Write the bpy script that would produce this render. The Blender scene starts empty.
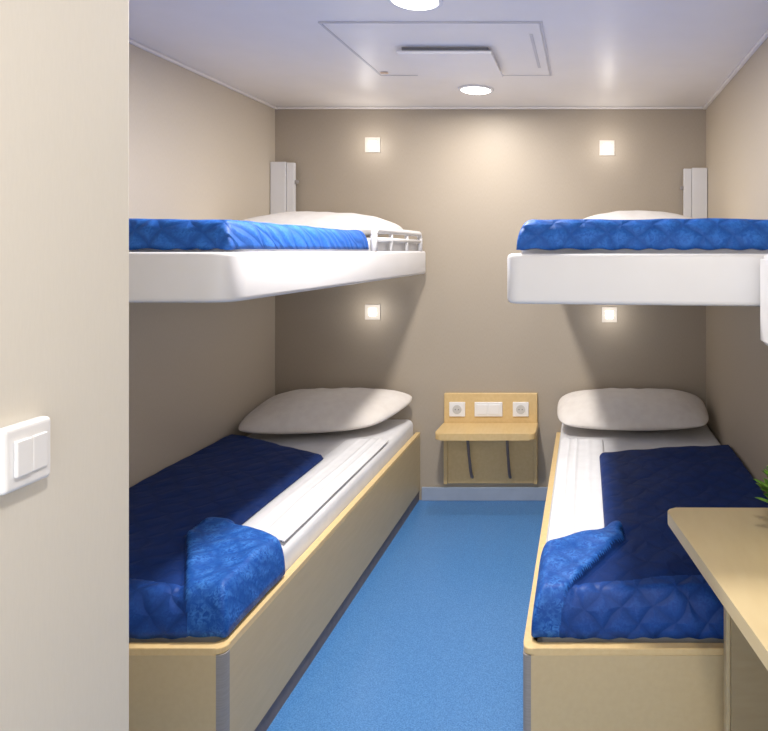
import bpy, bmesh, math, random
from mathutils import Vector, noise
random.seed(4)
S=bpy.context.scene
COL=S.collection
S.view_settings.view_transform='Standard'

def lin(c):
    return tuple(((v/255)/12.92 if v/255<=0.04045 else ((v/255+0.055)/1.055)**2.4) for v in c)+(1,)

# ---------------- materials ----------------
def base_mat(name):
    m=bpy.data.materials.new(name); m.use_nodes=True
    nt=m.node_tree; b=nt.nodes['Principled BSDF']
    return m,nt,b
def mat_noise(name,c1,c2,scale=(50,50,50),nscale=1.0,rough=0.6,bump=0.0,metal=0.0,detail=3,lo=0.35,hi=0.65,coat=0.0,spec=0.5):
    m,nt,b=base_mat(name)
    tc=nt.nodes.new('ShaderNodeTexCoord'); mp=nt.nodes.new('ShaderNodeMapping')
    mp.inputs['Scale'].default_value=scale
    n=nt.nodes.new('ShaderNodeTexNoise'); n.inputs['Scale'].default_value=nscale; n.inputs['Detail'].default_value=detail
    r=nt.nodes.new('ShaderNodeValToRGB')
    r.color_ramp.elements[0].color=lin(c1); r.color_ramp.elements[1].color=lin(c2)
    r.color_ramp.elements[0].position=lo; r.color_ramp.elements[1].position=hi
    L=nt.links.new
    L(tc.outputs['Object'],mp.inputs['Vector']); L(mp.outputs['Vector'],n.inputs['Vector'])
    L(n.outputs['Fac'],r.inputs['Fac']); L(r.outputs['Color'],b.inputs['Base Color'])
    b.inputs['Roughness'].default_value=rough; b.inputs['Metallic'].default_value=metal
    b.inputs['Coat Weight'].default_value=coat
    b.inputs['Specular IOR Level'].default_value=spec
    if bump>0:
        bp=nt.nodes.new('ShaderNodeBump'); bp.inputs['Strength'].default_value=bump; bp.inputs['Distance'].default_value=0.002
        L(n.outputs['Fac'],bp.inputs['Height']); L(bp.outputs['Normal'],b.inputs['Normal'])
    return m
def mat_emit(name,c,strength):
    m,nt,b=base_mat(name)
    b.inputs['Base Color'].default_value=lin(c)
    b.inputs['Emission Color'].default_value=lin(c); b.inputs['Emission Strength'].default_value=strength
    return m
def mat_quilt(name,c1,c2,line,period=0.10,bump=0.5,rough=0.55,spec=0.2,dist=0.006,grain=90,gain=0.0):
    """satin cover with wavy diamond stitching (period in metres) and fine damask grain"""
    m,nt,b=base_mat(name); L=nt.links.new; N=nt.nodes.new
    tc=N('ShaderNodeTexCoord')
    dn=N('ShaderNodeTexNoise'); dn.inputs['Scale'].default_value=9; dn.inputs['Detail'].default_value=1
    mx=N('ShaderNodeVectorMath'); mx.operation='MULTIPLY_ADD'; mx.inputs[1].default_value=(0.07,0.07,0.07)
    L(tc.outputs['Object'],dn.inputs['Vector']); L(dn.outputs['Color'],mx.inputs[0]); L(tc.outputs['Object'],mx.inputs[2])
    sp=N('ShaderNodeSeparateXYZ'); L(mx.outputs[0],sp.inputs[0])
    def M(op,a,bb=None,c=None):
        n=N('ShaderNodeMath'); n.operation=op
        for i,v in enumerate((a,bb,c)):
            if v is None: continue
            if isinstance(v,(int,float)): n.inputs[i].default_value=v
            else: L(v,n.inputs[i])
        return n.outputs[0]
    t=M('ADD',sp.outputs['Y'],sp.outputs['Z'])
    t=M('MULTIPLY',t,0.8)
    A=M('PINGPONG',M('ADD',sp.outputs['X'],t),period/2)
    B=M('PINGPONG',M('SUBTRACT',sp.outputs['X'],t),period/2)
    h=M('MINIMUM',A,B)
    h=M('MULTIPLY',h,1.0/(period/2))
    r2=N('ShaderNodeValToRGB'); r2.color_ramp.elements[1].position=0.5; r2.color_ramp.interpolation='B_SPLINE'
    L(h,r2.inputs['Fac'])
    n2=N('ShaderNodeTexNoise'); n2.inputs['Scale'].default_value=grain; n2.inputs['Detail'].default_value=2; n2.inputs['Distortion'].default_value=1.2
    L(tc.outputs['Object'],n2.inputs['Vector'])
    r=N('ShaderNodeValToRGB')
    r.color_ramp.elements[0].position=0.38; r.color_ramp.elements[0].color=lin(c1)
    r.color_ramp.elements[1].position=0.62; r.color_ramp.elements[1].color=lin(c2)
    L(n2.outputs['Fac'],r.inputs['Fac'])
    mixc=N('ShaderNodeMix'); mixc.data_type='RGBA'
    L(r2.outputs['Color'],mixc.inputs[0]); mixc.inputs[6].default_value=lin(line); L(r.outputs['Color'],mixc.inputs[7])
    L(mixc.outputs[2],b.inputs['Base Color'])
    bp=N('ShaderNodeBump'); bp.inputs['Strength'].default_value=bump; bp.inputs['Distance'].default_value=dist
    L(r2.outputs['Color'],bp.inputs['Height']); L(bp.outputs['Normal'],b.inputs['Normal'])
    b.inputs['Roughness'].default_value=rough
    b.inputs['Specular IOR Level'].default_value=spec
    return m

M_wall=mat_noise('wall_weave',(202,191,174),(207,196,180),(500,500,60),1,0.55,0.04)
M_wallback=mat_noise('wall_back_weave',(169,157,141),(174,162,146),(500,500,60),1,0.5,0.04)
M_wallr=mat_noise('wall_right_weave',(192,179,159),(197,184,164),(500,500,60),1,0.55,0.04)
M_entry=mat_noise('wall_entry_weave',(217,212,202),(219,214,204),(500,500,60),1,0.6,0.0)
M_ceil=mat_noise('ceiling_paint',(234,229,226),(236,231,228),(8,8,8),1,0.4,0)
M_floor=mat_noise('floor_vinyl',(54,112,178),(98,154,212),(230,230,230),1,0.30,0.0,detail=3,lo=0.33,hi=0.7,spec=0.5)
M_wood=mat_noise('maple_laminate',(208,184,140),(211,188,144),(60,12,60),1,0.4,0.0)
M_woodside=mat_noise('maple_laminate_panel',(198,176,135),(202,180,139),(8,8,60),1,0.42,0.0)
M_trimwood=mat_noise('maple_edge',(224,194,140),(229,201,148),(60,60,60),1,0.4)
M_shelf=mat_noise('maple_shelf',(214,184,130),(219,190,137),(60,12,60),1,0.4)
M_desk=mat_noise('desk_laminate',(217,196,152),(220,200,157),(40,10,40),1,0.4)
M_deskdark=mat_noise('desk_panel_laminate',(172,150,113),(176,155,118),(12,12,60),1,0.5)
M_white=mat_noise('white_lacquer',(220,219,221),(224,223,225),(5,5,5),1,0.35)
M_grey=mat_noise('grey_panel',(188,189,200),(194,195,206),(5,5,5),1,0.35)
M_dark=mat_noise('dark_slot',(120,120,128),(130,130,138),(30,30,30),1,0.6)
M_metal=mat_noise('brushed_aluminium',(150,145,142),(158,153,150),(20,20,300),1,0.5,spec=0.2)
M_base=mat_noise('baseboard_grey',(154,166,186),(162,174,194),(10,10,10),1,0.35)
M_plinth=mat_noise('plinth_dark',(112,98,96),(124,110,106),(30,30,30),1,0.5)
M_sheet=mat_noise('white_sheet',(226,226,229),(232,232,235),(14,14,14),1,0.85,0.12)
M_pillow=mat_noise('pillow_cotton',(224,217,211),(230,224,218),(22,22,22),1,0.85,0.25)
M_pillowg=mat_noise('pillow_white',(224,220,217),(230,227,224),(22,22,22),1,0.85,0.2)
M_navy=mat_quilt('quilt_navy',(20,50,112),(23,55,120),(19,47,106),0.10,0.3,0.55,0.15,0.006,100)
M_navy_lit=mat_quilt('quilt_navy_foot_lit',(26,68,146),(36,82,162),(23,60,130),0.09,0.55,0.5,0.25,0.008,90)  # same navy cover, stronger light on the foot drop put into the colour
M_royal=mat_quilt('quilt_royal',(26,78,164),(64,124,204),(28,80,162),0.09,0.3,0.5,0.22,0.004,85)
M_upper_lit=mat_quilt('quilt_upper_lit',(33,88,172),(50,110,194),(28,76,152),0.085,0.6,0.55,0.2,0.008,85)  # same cover on the upper bunks, light on its sides painted as brighter blue
M_plastic=mat_noise('switch_plastic',(232,232,234),(238,238,240),(5,5,5),1,0.3)
M_socketin=mat_noise('socket_inner',(190,190,190),(205,205,205),(20,20,20),1,0.5)
M_leaf=mat_noise('leaf_green',(80,140,40),(150,195,75),(40,40,40),1,0.5)
M_pot=mat_noise('pot_ceramic',(225,222,215),(235,232,226),(10,10,10),1,0.4)
M_soil=mat_noise('soil',(50,36,26),(80,60,44),(80,80,80),1,0.9)
M_readframe=mat_emit('reading_frame',(206,198,188),0.05)
M_lamp=mat_emit('lamp_glow',(255,252,246),5.0)
M_read=mat_emit('reading_glow',(255,248,232),5.0)
M_latch=mat_noise('latch_orange',(225,195,165),(232,204,176),(30,30,30),1,0.4)

# ---------------- helpers ----------------
def wloc(o):
    v=o.location.copy(); p=o.parent
    while p: v+=p.location; p=p.parent
    return v
def finish(name,bm,mats,parent=None,smooth=False,base=True):
    xs=[v.co.x for v in bm.verts]; ys=[v.co.y for v in bm.verts]; zs=[v.co.z for v in bm.verts]
    o=Vector(((min(xs)+max(xs))/2,(min(ys)+max(ys))/2,min(zs)))
    for v in bm.verts: v.co-=o
    bmesh.ops.recalc_face_normals(bm,faces=bm.faces[:])
    me=bpy.data.meshes.new(name); bm.to_mesh(me); bm.free()
    if not isinstance(mats,(list,tuple)): mats=[mats]
    for m in mats: me.materials.append(m)
    if smooth:
        for p in me.polygons: p.use_smooth=True
    ob=bpy.data.objects.new(name,me); ob.location=o; COL.objects.link(ob)
    if parent is not None:
        ob.location=o-wloc(parent); ob.parent=parent
    return ob
def empty(name,loc,label=None,cat=None,group=None):
    e=bpy.data.objects.new(name,None); e.empty_display_size=0.05; e.location=loc; COL.objects.link(e)
    tag(e,label,cat,group); return e
def tag(o,label=None,cat=None,group=None,kind=None):
    if label: o['label']=label
    if cat: o['category']=cat
    if group: o['group']=group
    if kind: o['kind']=kind
    return o
def box(name,x0,x1,y0,y1,z0,z1,mat,bev=0.0,parent=None,seg=3):
    bm=bmesh.new(); bmesh.ops.create_cube(bm,size=1)
    for v in bm.verts:
        v.co=Vector(((x0+x1)/2+v.co.x*(x1-x0),(y0+y1)/2+v.co.y*(y1-y0),(z0+z1)/2+v.co.z*(z1-z0)))
    if bev>0: bmesh.ops.bevel(bm,geom=bm.edges[:],offset=bev,segments=seg,profile=0.5,affect='EDGES')
    return finish(name,bm,mat,parent)
def prism(name,pts,z0,z1,mat,parent=None,bev=0.0):
    bm=bmesh.new()
    a=[bm.verts.new((x,y,z0)) for x,y in pts]; b=[bm.verts.new((x,y,z1)) for x,y in pts]
    bm.faces.new(a[::-1]); bm.faces.new(b); n=len(pts)
    for i in range(n): bm.faces.new((a[i],a[(i+1)%n],b[(i+1)%n],b[i]))
    if bev>0:
        es=[e for e in bm.edges if abs(e.verts[0].co.z-e.verts[1].co.z)<1e-6]
        bmesh.ops.bevel(bm,geom=es,offset=bev,segments=3,profile=0.5,affect='EDGES')
    return finish(name,bm,mat,parent)
def round_poly(pts,rads,seg=8):
    out=[]; n=len(pts)
    for i in range(n):
        p=Vector(pts[i]); a=Vector(pts[i-1]); b=Vector(pts[(i+1)%n]); r=rads[i]
        if r<=0: out.append((p.x,p.y)); continue
        da=(a-p).normalized(); db=(b-p).normalized()
        p0=p+da*r; p1=p+db*r
        for k in range(seg+1):
            t=k/seg; q=p0*(1-t)**2+p*2*t*(1-t)+p1*t*t
            out.append((q.x,q.y))
    return out
def ring(name,outer,inner,z0,z1,mat,parent=None,bev=0.0,autosm=False):
    bm=bmesh.new(); n=len(outer)
    o0=[bm.verts.new((x,y,z0)) for x,y in outer]; o1=[bm.verts.new((x,y,z1)) for x,y in outer]
    i0=[bm.verts.new((x,y,z0)) for x,y in inner]; i1=[bm.verts.new((x,y,z1)) for x,y in inner]
    for i in range(n):
        j=(i+1)%n
        bm.faces.new((o0[i],o0[j],o1[j],o1[i])); bm.faces.new((i0[j],i0[i],i1[i],i1[j]))
        bm.faces.new((o1[i],o1[j],i1[j],i1[i])); bm.faces.new((o0[j],o0[i],i0[i],i0[j]))
    if bev>0:
        es=[]
        for e in bm.edges:
            a,b=e.verts
            if abs(a.co.z-b.co.z)<1e-6 and ((a in o0 and b in o0) or (a in o1 and b in o1) or (a in i1 and b in i1)): es.append(e)
        bmesh.ops.bevel(bm,geom=es,offset=bev,segments=3,profile=0.5,affect='EDGES')
    if autosm:
        for e in bm.edges:
            if len(e.link_faces)==2 and e.calc_face_angle(0)>math.radians(33): e.smooth=False
    return finish(name,bm,mat,parent,smooth=autosm)
def tube(name,pts,r,mat,parent=None,n=10,cyc=False):
    bm=bmesh.new(); rings=[]; P=[Vector(p) for p in pts]
    for i,p in enumerate(P):
        d=(P[min(i+1,len(P)-1)]-P[max(i-1,0)]).normalized()
        up=Vector((0,0,1)) if abs(d.z)<0.9 else Vector((1,0,0))
        s=d.cross(up).normalized(); t=s.cross(d).normalized()
        rings.append([bm.verts.new(p+s*math.cos(2*math.pi*k/n)*r+t*math.sin(2*math.pi*k/n)*r) for k in range(n)])
    for a,b in zip(rings,rings[1:]):
        for k in range(n): bm.faces.new((a[k],a[(k+1)%n],b[(k+1)%n],b[k]))
    bm.faces.new(rings[0]); bm.faces.new(rings[-1])
    return finish(name,bm,mat,parent,smooth=True)
def cyl(name,c,r0,r1,z0,z1,mat,parent=None,n=40,bev=0.0):
    bm=bmesh.new()
    a=[];b=[]
    for k in range(n):
        t=2*math.pi*k/n
        a.append(bm.verts.new((c[0]+r0*math.cos(t),c[1]+r0*math.sin(t),z0)))
        b.append(bm.verts.new((c[0]+r1*math.cos(t),c[1]+r1*math.sin(t),z1)))
    bm.faces.new(a); bm.faces.new(b)
    for k in range(n): bm.faces.new((a[k],a[(k+1)%n],b[(k+1)%n],b[k]))
    if bev>0:
        es=[e for e in bm.edges if abs(e.verts[0].co.z-e.verts[1].co.z)<1e-6]
        bmesh.ops.bevel(bm,geom=es,offset=bev,segments=2,profile=0.5,affect='EDGES')
    return finish(name,bm,mat,parent)
def ss(a,b,x):
    t=max(0,min(1,(x-a)/(b-a))); return t*t*(3-2*t)

def cushion(name,corn,zf,h,mat,parent=None,seed=0,wr=0.006,n=56,p=2.6,pinch=0.05,flat=0.35,fq=5.0,ex=0.42,crn=0.055,crease=0.0):
    """closed puffy shape on a bilinear plan; corn: (-u-v),(+u-v),(+u+v),(-u+v)"""
    A,B,C,D=[Vector(c) for c in corn]
    bm=bmesh.new(); tops=[];bots=[]
    for i in range(n+1):
        tr=[];br=[]
        for j in range(n+1):
            u=-math.cos(math.pi*i/n); v=-math.cos(math.pi*j/n)
            cr=1-crn*(u*u*v*v)**1.5
            uu=u*(1-pinch*(1-v*v))*cr; vv=v*(1-pinch*(1-u*u))*cr
            a=(uu+1)/2; b=(vv+1)/2
            q=A*(1-a)*(1-b)+B*a*(1-b)+C*a*b+D*(1-a)*b
            t=((1-abs(u)**p)*(1-abs(v)**p)); t=max(t,0)**ex
            nz=noise.noise(Vector((q.x*fq+seed,q.y*fq,seed*1.7)))*wr+noise.noise(Vector((q.x*fq*3+seed,q.y*fq*2.3,seed)))*wr*0.4
            ed=max(abs(u),abs(v))
            ang=math.atan2(v,u)
            nz+=crease*math.sin(ang*17+4*noise.noise(Vector((ang*2,seed,0))))*max(0,(ed-0.55)/0.45)*(1-ed)*3
            zb=zf(a,b)
            m=zb+h*flat
            edge=(i in(0,n)) or (j in(0,n))
            zt=m+h*(1-flat)*t+(0 if edge else nz*t)
            zl=m-h*flat*t
            vt=bm.verts.new((q.x,q.y,zt)); tr.append(vt)
            br.append(vt if edge else bm.verts.new((q.x,q.y,zl)))
        tops.append(tr);bots.append(br)
    for i in range(n):
        for j in range(n):
            bm.faces.new((tops[i][j],tops[i+1][j],tops[i+1][j+1],tops[i][j+1]))
            f=(bots[i][j],bots[i][j+1],bots[i+1][j+1],bots[i+1][j])
            try: bm.faces.new(f)
            except ValueError: pass
    return finish(name,bm,mat,parent,smooth=True)

def quilt(name,xw,xa,xs,y0,yt0,yt1,zr,zt,zm,ye_w,ye_a,mats,seed,drop=0.07,dropx=0.03,thick=0.022,wr=0.007,nu=130,nv=220,fold=None):
    """bedspread: lies on mattress, turned down over the foot and the free edge"""
    bm=bmesh.new(); g=[]; R=[]
    for j in range(nv+1):
        row=[]; rr=[]
        for i in range(nu+1):
            u=1-(1-i/nu)**1.5; v=(j/nv)**1.4
            ye=ye_w+(ye_a-ye_w)*u
            y=y0+(ye-y0)*v
            w=max(0,min(1,(y-yt0)/(yt1-yt0)))
            w=0.75*w+0.25*ss(0,1,w)
            xe=xa+(xs-xa)*w
            x=xw+(xe-xw)*u
            dx=abs(xe-x); dy=y-y0
            r=drop
            fx=math.sqrt(max(0,1-(1-min(1,dx/dropx))**2)); fy=math.sqrt(max(0,1-(1-min(1,dy/r))**2))
            fe=math.sqrt(max(0,1-(1-min(1,(ye-y)/0.03))**2))
            zb=zr+(zm-zr)*w
            z=zr+(zt-zr)*fy
            zx=zb+(zt-zb)*fx
            z=min(z,zx)
            z=min(z,zm+(zt-zm)*fe) if ye-y<0.03 else z
            k=min(1,fx)*min(1,fy)
            z+=k*(noise.noise(Vector((x*5+seed,y*4,seed)))*wr+noise.noise(Vector((x*13,y*12+seed,2.2)))*wr*0.5)
            if dy<0.03: z+=0.002*(1-dy/0.03)*math.sin(x*95+3*noise.noise(Vector((x*8,seed,0))))
            mi=0
            if fold:
                f0,fs,fm,fp=fold
                dA=abs(x-xa)
                lim=f0+fs*(y-(y0+0.01))+0.004*noise.noise(Vector((y*14,seed,3)))
                lim=min(lim,fm)
                end=yt1+0.02
                s=lim-dA
                band=ss(-0.002,0.009,s)*(1-ss(end-0.012,end+0.012,y))
                # thin doubled-over layer lying flat, slight ridge along the diagonal turn
                puff=fp*(0.010*math.exp(-(max(0,s)/0.05)**2)+0.009+0.012*noise.noise(Vector((x*9,y*13,seed))))
                z+=band*puff*min(1,fx+0.3)*(0.3+0.7*fy)
                if y<y0+0.045+0.03*max(0,math.exp(-((dA-0.40)/0.16)**2)): mi=2  # foot drop faces take the lit copy of the navy
                if s>0.003 and y<end: mi=1
                z+=0.010*k*math.exp(-((dA-0.42)/0.16)**2-((y-1.88)/0.12)**2)
                z-=0.006*k*math.exp(-((s+0.02)/0.014)**2)*(1-ss(end-0.1,end,y))
            if dy<r: y+= (1-fy)*noise.noise(Vector((x*9,seed,z*9)))*0.005
            row.append(bm.verts.new((x,y,z))); rr.append(mi)
        g.append(row); R.append(rr)
    for j in range(nv):
        for i in range(nu):
            f=bm.faces.new((g[j][i],g[j][i+1],g[j+1][i+1],g[j+1][i]))
            f.material_index=R[j][i]
    ob=finish(name,bm,mats,None,smooth=True)
    md=ob.modifiers.new('thick','SOLIDIFY'); md.thickness=thick; md.offset=0
    return ob

# ---------------- dimensions ----------------
XL,XR,YB,H=-1.736,0.6775,3.68,2.2
YF=-1.0
XE,YE=-0.65,0.939
# ---------------- room shell ----------------
def st(o,label): o['kind']='structure'; o['label']=label; return o
st(box('floor',XL-0.08,XR+0.08,YF,YB+0.08,-0.06,0,M_floor),'speckled blue vinyl floor')
st(box('ceiling',XL-0.08,XR+0.08,YF,YB+0.08,H,H+0.06,M_ceil),'glossy pale lavender-white ceiling')
st(box('wall_back',XL-0.08,XR+0.08,YB,YB+0.08,0,H,M_wallback),'taupe woven-texture end wall')
st(box('wall_left',XL-0.08,XL,YE,YB,0,H,M_wall),'beige woven-texture wall')
st(box('wall_right',XR,XR+0.08,YF,YB,0,H,M_wallr),'beige woven-texture wall')
st(box('wall_entry',XL-0.08,XE,YF,YE,0,H,M_entry,0.004),'cream wall by the entrance')
st(box('baseboard_back',-0.912,-0.17,YB-0.014,YB-0.0005,0,0.075,M_base,0.003),'blue-grey baseboard')
st(box('trim_1',XL,XL+0.018,YE,YB,H-0.014,H-0.0005,M_ceil,0.004),'narrow ceiling trim')
st(box('trim_2',XR-0.018,XR,YF,YB,H-0.014,H-0.0005,M_ceil,0.004),'narrow ceiling trim')
st(box('trim_3',XL+0.018,XR-0.018,YB-0.018,YB,H-0.012,H-0.0005,M_ceil,0.004),'narrow ceiling trim')

# ---------------- ceiling hatch with air vent ----------------
hx0,hx1,hy0,hy1=-0.935,-0.15,2.30,3.00
e=empty('ceiling_hatch',(-0.54,2.65,H-0.01),'flush square ceiling access hatch with raised air vent panel','ceiling hatch')
o_=[(hx0,hy0),(hx1,hy0),(hx1,hy1),(hx0,hy1)]
i_=[(hx0+0.009,hy0+0.009),(hx1-0.009,hy0+0.009),(hx1-0.009,hy1-0.009),(hx0+0.009,hy1-0.009)]
M_frame=mat_noise('hatch_frame',(196,193,196),(202,199,202),(5,5,5),1,0.4)
ring('frame',o_,i_,H-0.005,H-0.0005,M_frame,e)
box('hatch_panel',hx0+0.011,hx1-0.011,hy0+0.011,hy1-0.011,H-0.004,H-0.0005,M_ceil,0,e)
prism('vent_panel',[(-0.735,2.56),(-0.365,2.56),(-0.365,2.93),(-0.735,2.93)],H-0.034,H-0.022,M_ceil,e,0.003)
box('vent_slot',-0.72,-0.38,2.58,2.915,H-0.0215,H-0.0045,M_dark,0,e)
box('latch',-0.915,-0.88,2.93,2.945,H-0.012,H-0.0065,M_latch,0.002,e)
box('lock_strip',-0.205,-0.193,2.42,2.86,H-0.008,H-0.0045,M_frame,0.001,e)

# ---------------- downlights ----------------
def dup(root,loc,energy=None):
    n=root.copy(); n.location=loc; COL.objects.link(n)
    def rec(a,b):
        for c in a.children:
            k=c.copy(); COL.objects.link(k); k.parent=b
            if energy is not None and c.type=='LIGHT':
                k.data=c.data.copy(); k.data.energy=energy
            rec(c,k)
    rec(root,n)
    return n
def light(name,typ,loc,energy,color,parent=None,**k):
    d=bpy.data.lights.new(name,typ); d.energy=energy; d.color=color
    for a,b in k.items(): setattr(d,a,b)
    o=bpy.data.objects.new(name,d); COL.objects.link(o); o.location=loc
    if parent is not None: o.location=Vector(loc)-wloc(parent); o.parent=parent
    return o
WARM=(1.0,0.95,0.89)
dl=empty('downlight',(-0.542,3.265,H-0.012),'round recessed ceiling downlight, switched on','ceiling light','ceiling downlights')
n=48
def circ(r): return [(-0.542+r*math.cos(2*math.pi*k/n),3.265+r*math.sin(2*math.pi*k/n)) for k in range(n)]
ring('trim_ring',circ(0.088),circ(0.074),H-0.008,H-0.0005,M_white,dl,0.002)
bm=bmesh.new(); rows=[]
for k in range(7):
    t=math.pi/2*k/6; r=max(0.073*math.cos(t),0.0006); z=H-0.006-0.014*math.sin(t)
    rows.append([bm.verts.new((x,y,z)) for x,y in circ(r)])
for a_,b_ in zip(rows,rows[1:]):
    for k in range(n): bm.faces.new((a_[k],a_[(k+1)%n],b_[(k+1)%n],b_[k]))
bm.faces.new(rows[0]); bm.faces.new(rows[-1])
finish('lens',bm,M_lamp,dl,smooth=True)
light('bulb','AREA',(-0.542,3.265,H-0.026),7,WARM,dl,shape='DISK',size=0.14)
dl2=dup(dl,(-0.542,2.094,H-0.012),36)
dl_fill=dup(dl,(0.05,0.15,H-0.012),14)  # added unseen downlight, fill for the entrance wall

# ---------------- reading lights ----------------
rl=empty('reading_light',(-1.188,YB-0.01,1.988),'small square recessed wall reading light, glowing','wall light','square wall reading lights')
a=0.042
def vring(name,cx,cz,a,b,y0,y1,mat,parent):
    bm=bmesh.new(); V=[]
    for y in (y0,y1):
        for s in (a,b):
            V.append([bm.verts.new((cx+dx*s,y,cz+dz*s)) for dx,dz in((-1,-1),(1,-1),(1,1),(-1,1))])
    oF,iF,oB,iB=V
    for i in range(4):
        j=(i+1)%4
        bm.faces.new((oF[i],oF[j],iF[j],iF[i])); bm.faces.new((oB[i],oB[j],iB[j],iB[i]))
        bm.faces.new((oF[i],oF[j],oB[j],oB[i])); bm.faces.new((iF[i],iF[j],iB[j],iB[i]))
    return finish(name,bm,mat,parent)
vring('frame',-1.188,1.988,a,a-0.020,YB-0.007,YB-0.0005,M_readframe,rl)
box('lens',-1.188-0.0215,-1.188+0.0215,YB-0.009,YB-0.002,1.988-0.0215,1.988+0.0215,M_read,0.003,rl)
light('bulb','POINT',(-1.188,YB-0.12,1.988),0.65,WARM,rl,shadow_soft_size=0.02)
for p in ((0.123,1.971),(-1.188,1.053),(0.137,1.038)):
    dup(rl,(p[0],YB-0.01,p[1]))

# ---------------- lower beds ----------------
YN=1.68; RZ=0.381
def lower_bed(left):
    if left: xa,xw=-0.922,XL+0.004; s=1; lab='low maple berth frame with grey corner strip and exposed side'
    else: xa,xw=-0.160,XR-0.004; s=-1; lab='low maple berth frame standing beside the desk'
    t=0.022*s
    e=empty('bed_frame',((xa+xw)/2,2.66,0),lab,'bed','lower berths')
    def bx(n,a,b,*r,**k): return box(n,min(a,b),max(a,b),*r,**k)
    bx('side_panel',xa-t,xa,YN+0.025,YB-0.004,0.06,RZ-0.018,M_woodside,parent=e)
    bx('foot_panel',xw,xa-0.022*s,YN,YN+0.022,0.0,RZ-0.018,M_wood,parent=e)
    pts=[(xa,YB-0.004),(xa,YN),(xw,YN),(xw,YN+0.026),(xa-0.026*s,YN+0.026),(xa-0.026*s,YB-0.004)]
    pts=round_poly([Vector((p[0],p[1])) for p in pts],[0,0.03,0,0,0.012,0],6)
    prism('edge_trim',pts,RZ-0.018,RZ,M_trimwood,e,0.004)
    cp=round_poly([Vector(q) for q in [(xa,YN+0.025),(xa,YN),(xa-0.022*s,YN),(xa-0.022*s,YN+0.022),(xa-t,YN+0.022),(xa-t,YN+0.025)]],[0,0.018,0,0,0,0],6)
    prism('corner_strip',cp,0,RZ-0.018,M_metal,e)['label']='grey metal corner strip'
    bx('plinth',xa-0.03*s,xa-0.006*s,YN+0.03,YB-0.004,0.0,0.06,M_plinth,parent=e)
    bx('bed_base',xw,xa-0.03*s,YN+0.024,YB-0.004,0.22,0.25,M_deskdark,parent=e)
    m=bx('mattress',xw+0.004*s,xa-0.030*s,YN+0.06,YB-0.012,0.252,0.462,M_sheet,bev=0.035,seg=5)
    tag(m,'mattress in white fitted sheet on the low berth','mattress','lower berth mattresses')
    for p in m.data.polygons: p.use_smooth=True
    xs=-1.165 if left else 0.075
    yt0,yt1=(2.045,2.15) if left else (1.99,2.11)
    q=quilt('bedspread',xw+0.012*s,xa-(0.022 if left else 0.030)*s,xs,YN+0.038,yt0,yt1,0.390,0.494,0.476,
            3.22 if left else 3.05,2.90 if left else 2.93,[M_navy,M_royal,M_navy_lit],3.1 if left else 8.7,
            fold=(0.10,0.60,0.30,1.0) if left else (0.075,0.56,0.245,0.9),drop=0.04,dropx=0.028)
    tag(q,'navy blue quilted bedspread with turned corner on lower berth','bedspread','lower berth bedspreads')
    bm=bmesh.new(); g=[]; nu,nv=60,110
    x1=xa-0.040*s
    for j in range(nv+1):
        row=[]
        for i in range(nu+1):
            u=i/nu;v=j/nv
            ys=yt1-0.05
            y=ys+v*(3.22-ys)
            w=ss(yt0,yt1,y)
            x0=(xa-0.034*s)+(xs-(xa-0.034*s))*w-0.012*s
            x=x0+(x1-x0)*u+(0.004*noise.noise(Vector((y*4,u,1))) if 0<u<1 else 0)
            z=0.465+0.008*math.sqrt(max(0,1-abs(2*u-1)**6))+0.003*noise.noise(Vector((x*14,y*3,left*5)))
            uw=u+0.03*noise.noise(Vector((y*2.2,left*3,7)))
            z+=0.0045*(math.exp(-((uw-0.62)/0.035)**2)+0.8*math.exp(-((uw-0.80)/0.03)**2)+0.5*math.exp(-((uw-0.34)/0.05)**2))
            row.append(bm.verts.new((x,y,z)))
        g.append(row)
    for j in range(nv):
        for i in range(nu): bm.faces.new((g[j][i],g[j][i+1],g[j+1][i+1],g[j+1][i]))
    sh=finish('top_sheet',bm,M_sheet,None,smooth=True)
    md=sh.modifiers.new('t','SOLIDIFY'); md.thickness=0.004; md.offset=0
    tag(sh,'folded white cotton sheet along the open side of berth','bed sheet','lower berth sheets')
lower_bed(True); lower_bed(False)
p=cushion('pillow',[(-1.70,3.12),(-1.04,3.24),(-0.90,3.63),(-1.72,3.65)],lambda a,b:0.470+0.070*b,0.142,M_pillow,seed=2,wr=0.014,pinch=0.0,p=2.2,crn=0.12,ex=0.50,crease=0.006,flat=0.42)
tag(p,'plump off-white pillow lying askew on lower berth','pillow','pillows')
p=cushion('pillow',[(-0.14,3.24),(0.63,3.22),(0.64,3.65),(-0.15,3.65)],lambda a,b:0.466+0.070*b,0.152,M_pillow,seed=12,wr=0.016,pinch=0.0,p=2.0,ex=0.55,crn=0.12,crease=0.007,flat=0.42)
tag(p,'plump off-white pillow lying square on lower berth','pillow','pillows')

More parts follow.
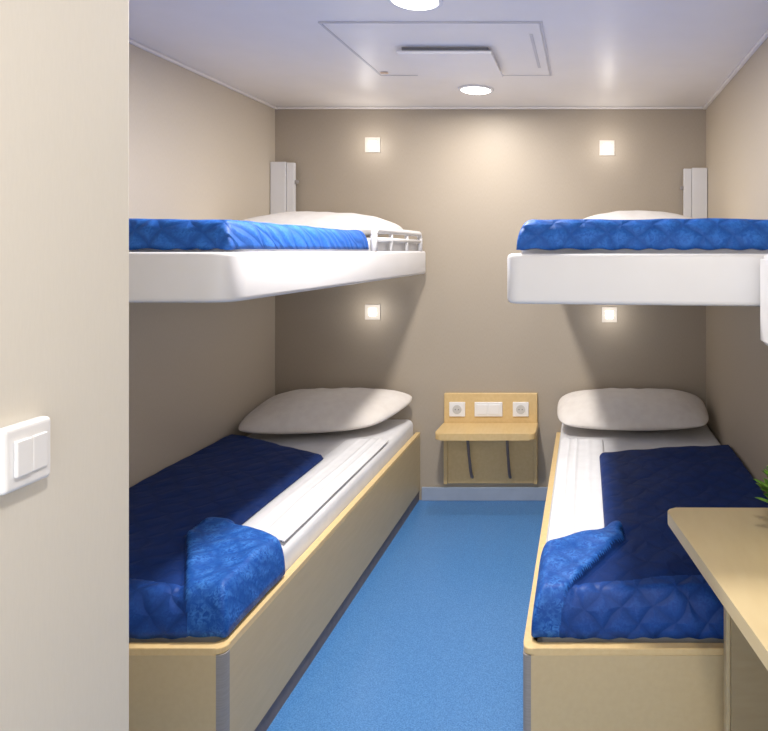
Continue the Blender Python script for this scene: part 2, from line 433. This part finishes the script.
# ---------------- upper bunks ----------------
def upper(left):
    if left: xa,xw=-0.868,XL+0.003; s=1; yr=1.62; yl=1.61; lab='white wall-mounted fold-down upper bunk with guard rail'
    else: xa,xw=-0.200,XR-0.003; s=-1; yr=1.54; yl=1.655; lab='white wall-mounted fold-down upper bunk with plain rounded rail'
    e=empty('upper_bunk',((xa+xw)/2,2.6,1.275),lab,'bunk bed','upper bunks')
    z0,z1=(1.270,1.395) if left else (1.264,1.391)
    yf=3.60
    O=[(xa,yf),(xa,yl),(xw,yr),(xw,yf)]
    I=[(xa-0.024*s,yf-0.024),(xa-0.024*s,yl+0.024),(xw+0.01*s,yr+0.024),(xw+0.01*s,yf-0.024)]
    O=round_poly([Vector(q) for q in O],[0.03,0.075 if left else 0.04,0.0,0.0],14); I=round_poly([Vector(q) for q in I],[0.02,0.06 if left else 0.03,0,0],14)
    ring('bunk_rail',O,I,z0,z1,M_white,e,0.012,autosm=True)
    a,b=sorted((xw+0.012*s,xa-0.026*s))
    box('bunk_base',a,b,1.73,3.57,z0+0.006,z0+0.02,M_grey,0,e)
    a,b=sorted((xw+0.012*s,xa-0.032*s))
    m=box('mattress',a,b,1.71,3.56,z0+0.021,1.452,M_sheet,0.03,None,5)
    for q in m.data.polygons: q.use_smooth=True
    tag(m,'mattress in white fitted sheet on the upper bunk','mattress','upper bunk mattresses')
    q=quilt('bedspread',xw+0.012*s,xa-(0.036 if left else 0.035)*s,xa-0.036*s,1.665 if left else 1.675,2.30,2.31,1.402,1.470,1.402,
        2.86 if left else 2.72,2.72 if left else 2.6,[M_upper_lit],5.5 if left else 6.5,drop=0.035,dropx=0.03,thick=0.02,wr=0.005)
    tag(q,'quilted bedspread on upper bunk, light painted in as royal blue','bedspread','upper bunk bedspreads')
    zt=1.886 if left else 1.853
    def bx(n,a,b,*r,**k): return box(n,min(a,b),max(a,b),*r,**k)
    bx('wall_bracket',xw,xw+0.085*s,3.615,3.65,1.397,zt,M_white,bev=0.004,parent=e)
    bx('bracket_strip',xw+0.087*s,xw+0.130*s,3.62,3.645,1.397,zt-0.004,M_white,bev=0.003,parent=e)
    bx('bracket_knob',xw+0.130*s,xw+0.148*s,3.624,3.642,zt-0.12,zt-0.10,M_metal,bev=0.004,parent=e)
    if left:
        x=xa-0.012
        g=empty('guard_rail',(x,3.1,1.396)); g.location=Vector((x,3.1,1.396))-e.location; g.parent=e
        def arc(z,y0,y1,n=6):
            P=[(x,y0,1.396)]
            for k in range(n+1):
                t=math.pi/2*k/n; P.append((x,y0+0.03*(1-math.cos(t)),z-0.03+0.03*math.sin(t)))
            for k in range(n+1):
                t=math.pi/2*k/n; P.append((x,y1-0.03*(1-math.sin(t)),z-0.03+0.03*math.cos(t)))
            P.append((x,y1,1.396)); return P
        tube('top_rail',arc(1.485,2.74,3.50),0.014,M_white,g)
        tube('middle_rail',[(x,2.752,1.445),(x,3.488,1.445)],0.010,M_white,g)
        for yy in (2.98,3.24): tube('post',[(x,yy,1.396),(x,yy,1.480)],0.009,M_white,g)
    if left: c=[(-1.72,3.06),(-0.97,3.14),(-0.96,3.55),(-1.70,3.56)]
    else: c=[(-0.05,3.10),(0.60,3.10),(0.58,3.55),(-0.07,3.55)]
    p=cushion('pillow',c,lambda a,b:1.456+0.01*b,0.130 if left else 0.135,M_pillowg,seed=21 if left else 33,wr=0.010,pinch=0.02,p=2.4,ex=0.5)
    tag(p,'white pillow at the head of upper bunk','pillow','pillows')
upper(True); upper(False)

# ---------------- wall shelf / nightstand ----------------
e=empty('nightstand',(-0.528,YB-0.1,0.1),'wall-mounted maple nightstand shelf with socket panel','nightstand')
bx0,bx1=-0.785,-0.265
box('backboard',bx0,bx1,YB-0.024,YB-0.001,0.10,0.602,M_shelf,0.004,e)
box('frame_strip',bx0,bx0+0.02,YB-0.034,YB-0.0245,0.10,0.40,M_shelf,0.002,e)
box('frame_strip',bx1-0.02,bx1,YB-0.034,YB-0.0245,0.10,0.40,M_shelf,0.002,e)
pts=round_poly([Vector(q) for q in [(bx0-0.005,YB-0.026),(bx0-0.005,YB-0.25),(bx1+0.005,YB-0.25),(bx1+0.005,YB-0.026)]],[0,0.045,0.045,0],8)
prism('shelf_top',pts,0.405,0.44,M_shelf,e,0.006)
for x in (-0.625,-0.415):
    P=[]
    for k in range(11):
        t=math.pi/2*k/10
        P.append((x,YB-0.035-0.15*math.sin(t),0.14+0.264*math.sin(t)**1.5))
    tube('bracket',P,0.008,M_plinth,e)['label']='curved dark metal bracket'
def socket(cx,w,holes):
    g=empty('socket_plate',(cx,YB-0.03,0.52)); g.location-=e.location; g.parent=e
    y=YB-0.0245
    box('cover_plate',cx-w/2,cx+w/2,y-0.010,y,0.475,0.555,M_plastic,0.003,g)
    if holes:
        bm=bmesh.new(); r=0.025;N=28;z=0.515
        a=[bm.verts.new((cx+r*math.cos(2*math.pi*k/N),y-0.0125,z+r*math.sin(2*math.pi*k/N))) for k in range(N)]
        b=[bm.verts.new((cx+r*math.cos(2*math.pi*k/N),y-0.0102,z+r*math.sin(2*math.pi*k/N))) for k in range(N)]
        bm.faces.new(a); bm.faces.new(b)
        for k in range(N): bm.faces.new((a[k],a[(k+1)%N],b[(k+1)%N],b[k]))
        finish('socket_face',bm,M_socketin,g)
        for dx in(-0.009,0.009):
            box('contact_hole',cx+dx-0.003,cx+dx+0.003,y-0.0135,y-0.0127,0.512,0.518,M_dark,0,g)
    else:
        box('switch_rocker',cx-w/2+0.012,cx-0.003,y-0.014,y-0.0102,0.487,0.543,M_plastic,0.002,g)
        box('switch_rocker',cx+0.003,cx+w/2-0.012,y-0.014,y-0.0102,0.487,0.543,M_plastic,0.002,g)
socket(-0.710,0.088,True); socket(-0.536,0.155,False); socket(-0.357,0.088,True)

# ---------------- light switch on entrance wall ----------------
e=empty('light_switch',(XE+0.01,0.75,0.98),'white plastic wall light switch with two rockers','light switch')
ya=657*0.634/(585-4); yb=657*0.634/(585-53)
zt=1.4-(430-250)*ya/657; zb=1.4-(497-250)*ya/657
box('frame',XE+0.0005,XE+0.016,ya,yb,zb,zt,M_plastic,0.006,e,5)
d=0.011; ym=(ya+yb)/2
box('rocker',XE+0.0162,XE+0.021,ya+d,ym-0.001,zb+0.016,zt-0.016,M_plastic,0.002,e)
box('rocker',XE+0.0162,XE+0.0195,ym+0.001,yb-d,zb+0.016,zt-0.016,M_plastic,0.002,e)

# ---------------- desk ----------------
e=empty('desk',(0.48,1.0,0),'pale maple laminate desk with slanted front edge fixed to wall','desk')
pts=round_poly([Vector(q) for q in [(0.200,1.652),(XR-0.003,1.652),(XR-0.003,0.30),(0.415,0.30)]],[0.035,0,0,0.03],8)
prism('desk_top',pts,0.722,0.7525,M_desk,e,0.003)
box('support_panel',0.352,XR-0.003,1.585,1.612,0.0,0.7215,M_deskdark,0.002,e)
box('support_panel',0.46,XR-0.003,0.34,0.366,0.0,0.7215,M_deskdark,0.002,e)
box('panel_edge',0.340,0.3515,1.583,1.614,0.0,0.7215,M_woodside,0.003,e)

# ---------------- potted plant ----------------
px,py,pz=0.462,1.45,0.753
e=empty('potted_plant',(px,py,pz),'small leafy green plant in white pot standing on desk','potted plant')
bm=bmesh.new(); N=36
prof=[(0.0,0),(0.034,0),(0.038,0.004),(0.046,0.07),(0.050,0.073),(0.050,0.080),(0.044,0.080),(0.042,0.068),(0.0,0.068)]
rows=[]
for r,z in prof:
    rows.append([bm.verts.new((px+max(r,0.0005)*math.cos(2*math.pi*k/N)*0.8,py+max(r,0.0005)*math.sin(2*math.pi*k/N)*0.8,pz+z)) for k in range(N)])
for a_,b_ in zip(rows,rows[1:]):
    for k in range(N): bm.faces.new((a_[k],a_[(k+1)%N],b_[(k+1)%N],b_[k]))
finish('pot',bm,M_pot,e,smooth=True)
cyl('soil',(px,py),0.032,0.032,pz+0.0685,pz+0.073,M_soil,e)
bm=bmesh.new()
for i in range(230):
    az=random.uniform(0,2*math.pi); L=random.uniform(0.035,0.085); el=random.uniform(0.5,1.5); w=random.uniform(0.010,0.016)
    dr=Vector((math.cos(az),math.sin(az),0)); sd=Vector((-math.sin(az),math.cos(az),0))
    prev=None; P=Vector((px,py,pz+0.073))+dr*random.uniform(0,0.028)+Vector((0,0,random.uniform(0,0.04))); ang=el
    for k in range(8):
        t=k/7; ww=w*math.sin(math.pi*min(1,0.08+t*0.92))**0.6 if t<1 else 0.0008
        a1=bm.verts.new(P-sd*ww); a2=bm.verts.new(P+Vector((0,0,-0.15*ww))); a3=bm.verts.new(P+sd*ww)
        if prev:
            bm.faces.new((prev[0],prev[1],a2,a1)); bm.faces.new((prev[1],prev[2],a3,a2))
        prev=(a1,a2,a3)
        P=P+(dr*math.cos(ang)+Vector((0,0,1))*math.sin(ang))*L/7; ang-=0.05
lv=finish('foliage',bm,M_leaf,e,smooth=True); lv['kind']='stuff'

# ---------------- white wall-mounted box above desk ----------------
e=empty('wall_cabinet',(0.55,1.45,1.17),'small white rounded wall-mounted box above the desk','wall cabinet')
box('body',0.410,XR-0.002,1.36,1.52,1.18,1.392,M_white,0.012,e,4)
box('door',0.402,0.4095,1.375,1.51,1.192,1.38,M_white,0.003,e)

# ---------------- lighting ----------------
w=bpy.data.worlds.new('World'); S.world=w; w.use_nodes=True
w.node_tree.nodes['Background'].inputs['Color'].default_value=(1.0,0.99,0.975,1)
w.node_tree.nodes['Background'].inputs['Strength'].default_value=2.5

# ---------------- camera ----------------
cd=bpy.data.cameras.new('Camera'); cam=bpy.data.objects.new('Camera',cd); COL.objects.link(cam)
cam.location=(0,0,1.40); cam.rotation_euler=(math.pi/2,0,0)
cd.lens=657/768*36; cd.sensor_width=36; cd.sensor_fit='HORIZONTAL'
cd.shift_x=-(585-384)/768; cd.shift_y=-(365.5-250)/768; cd.clip_start=0.02
S.camera=cam
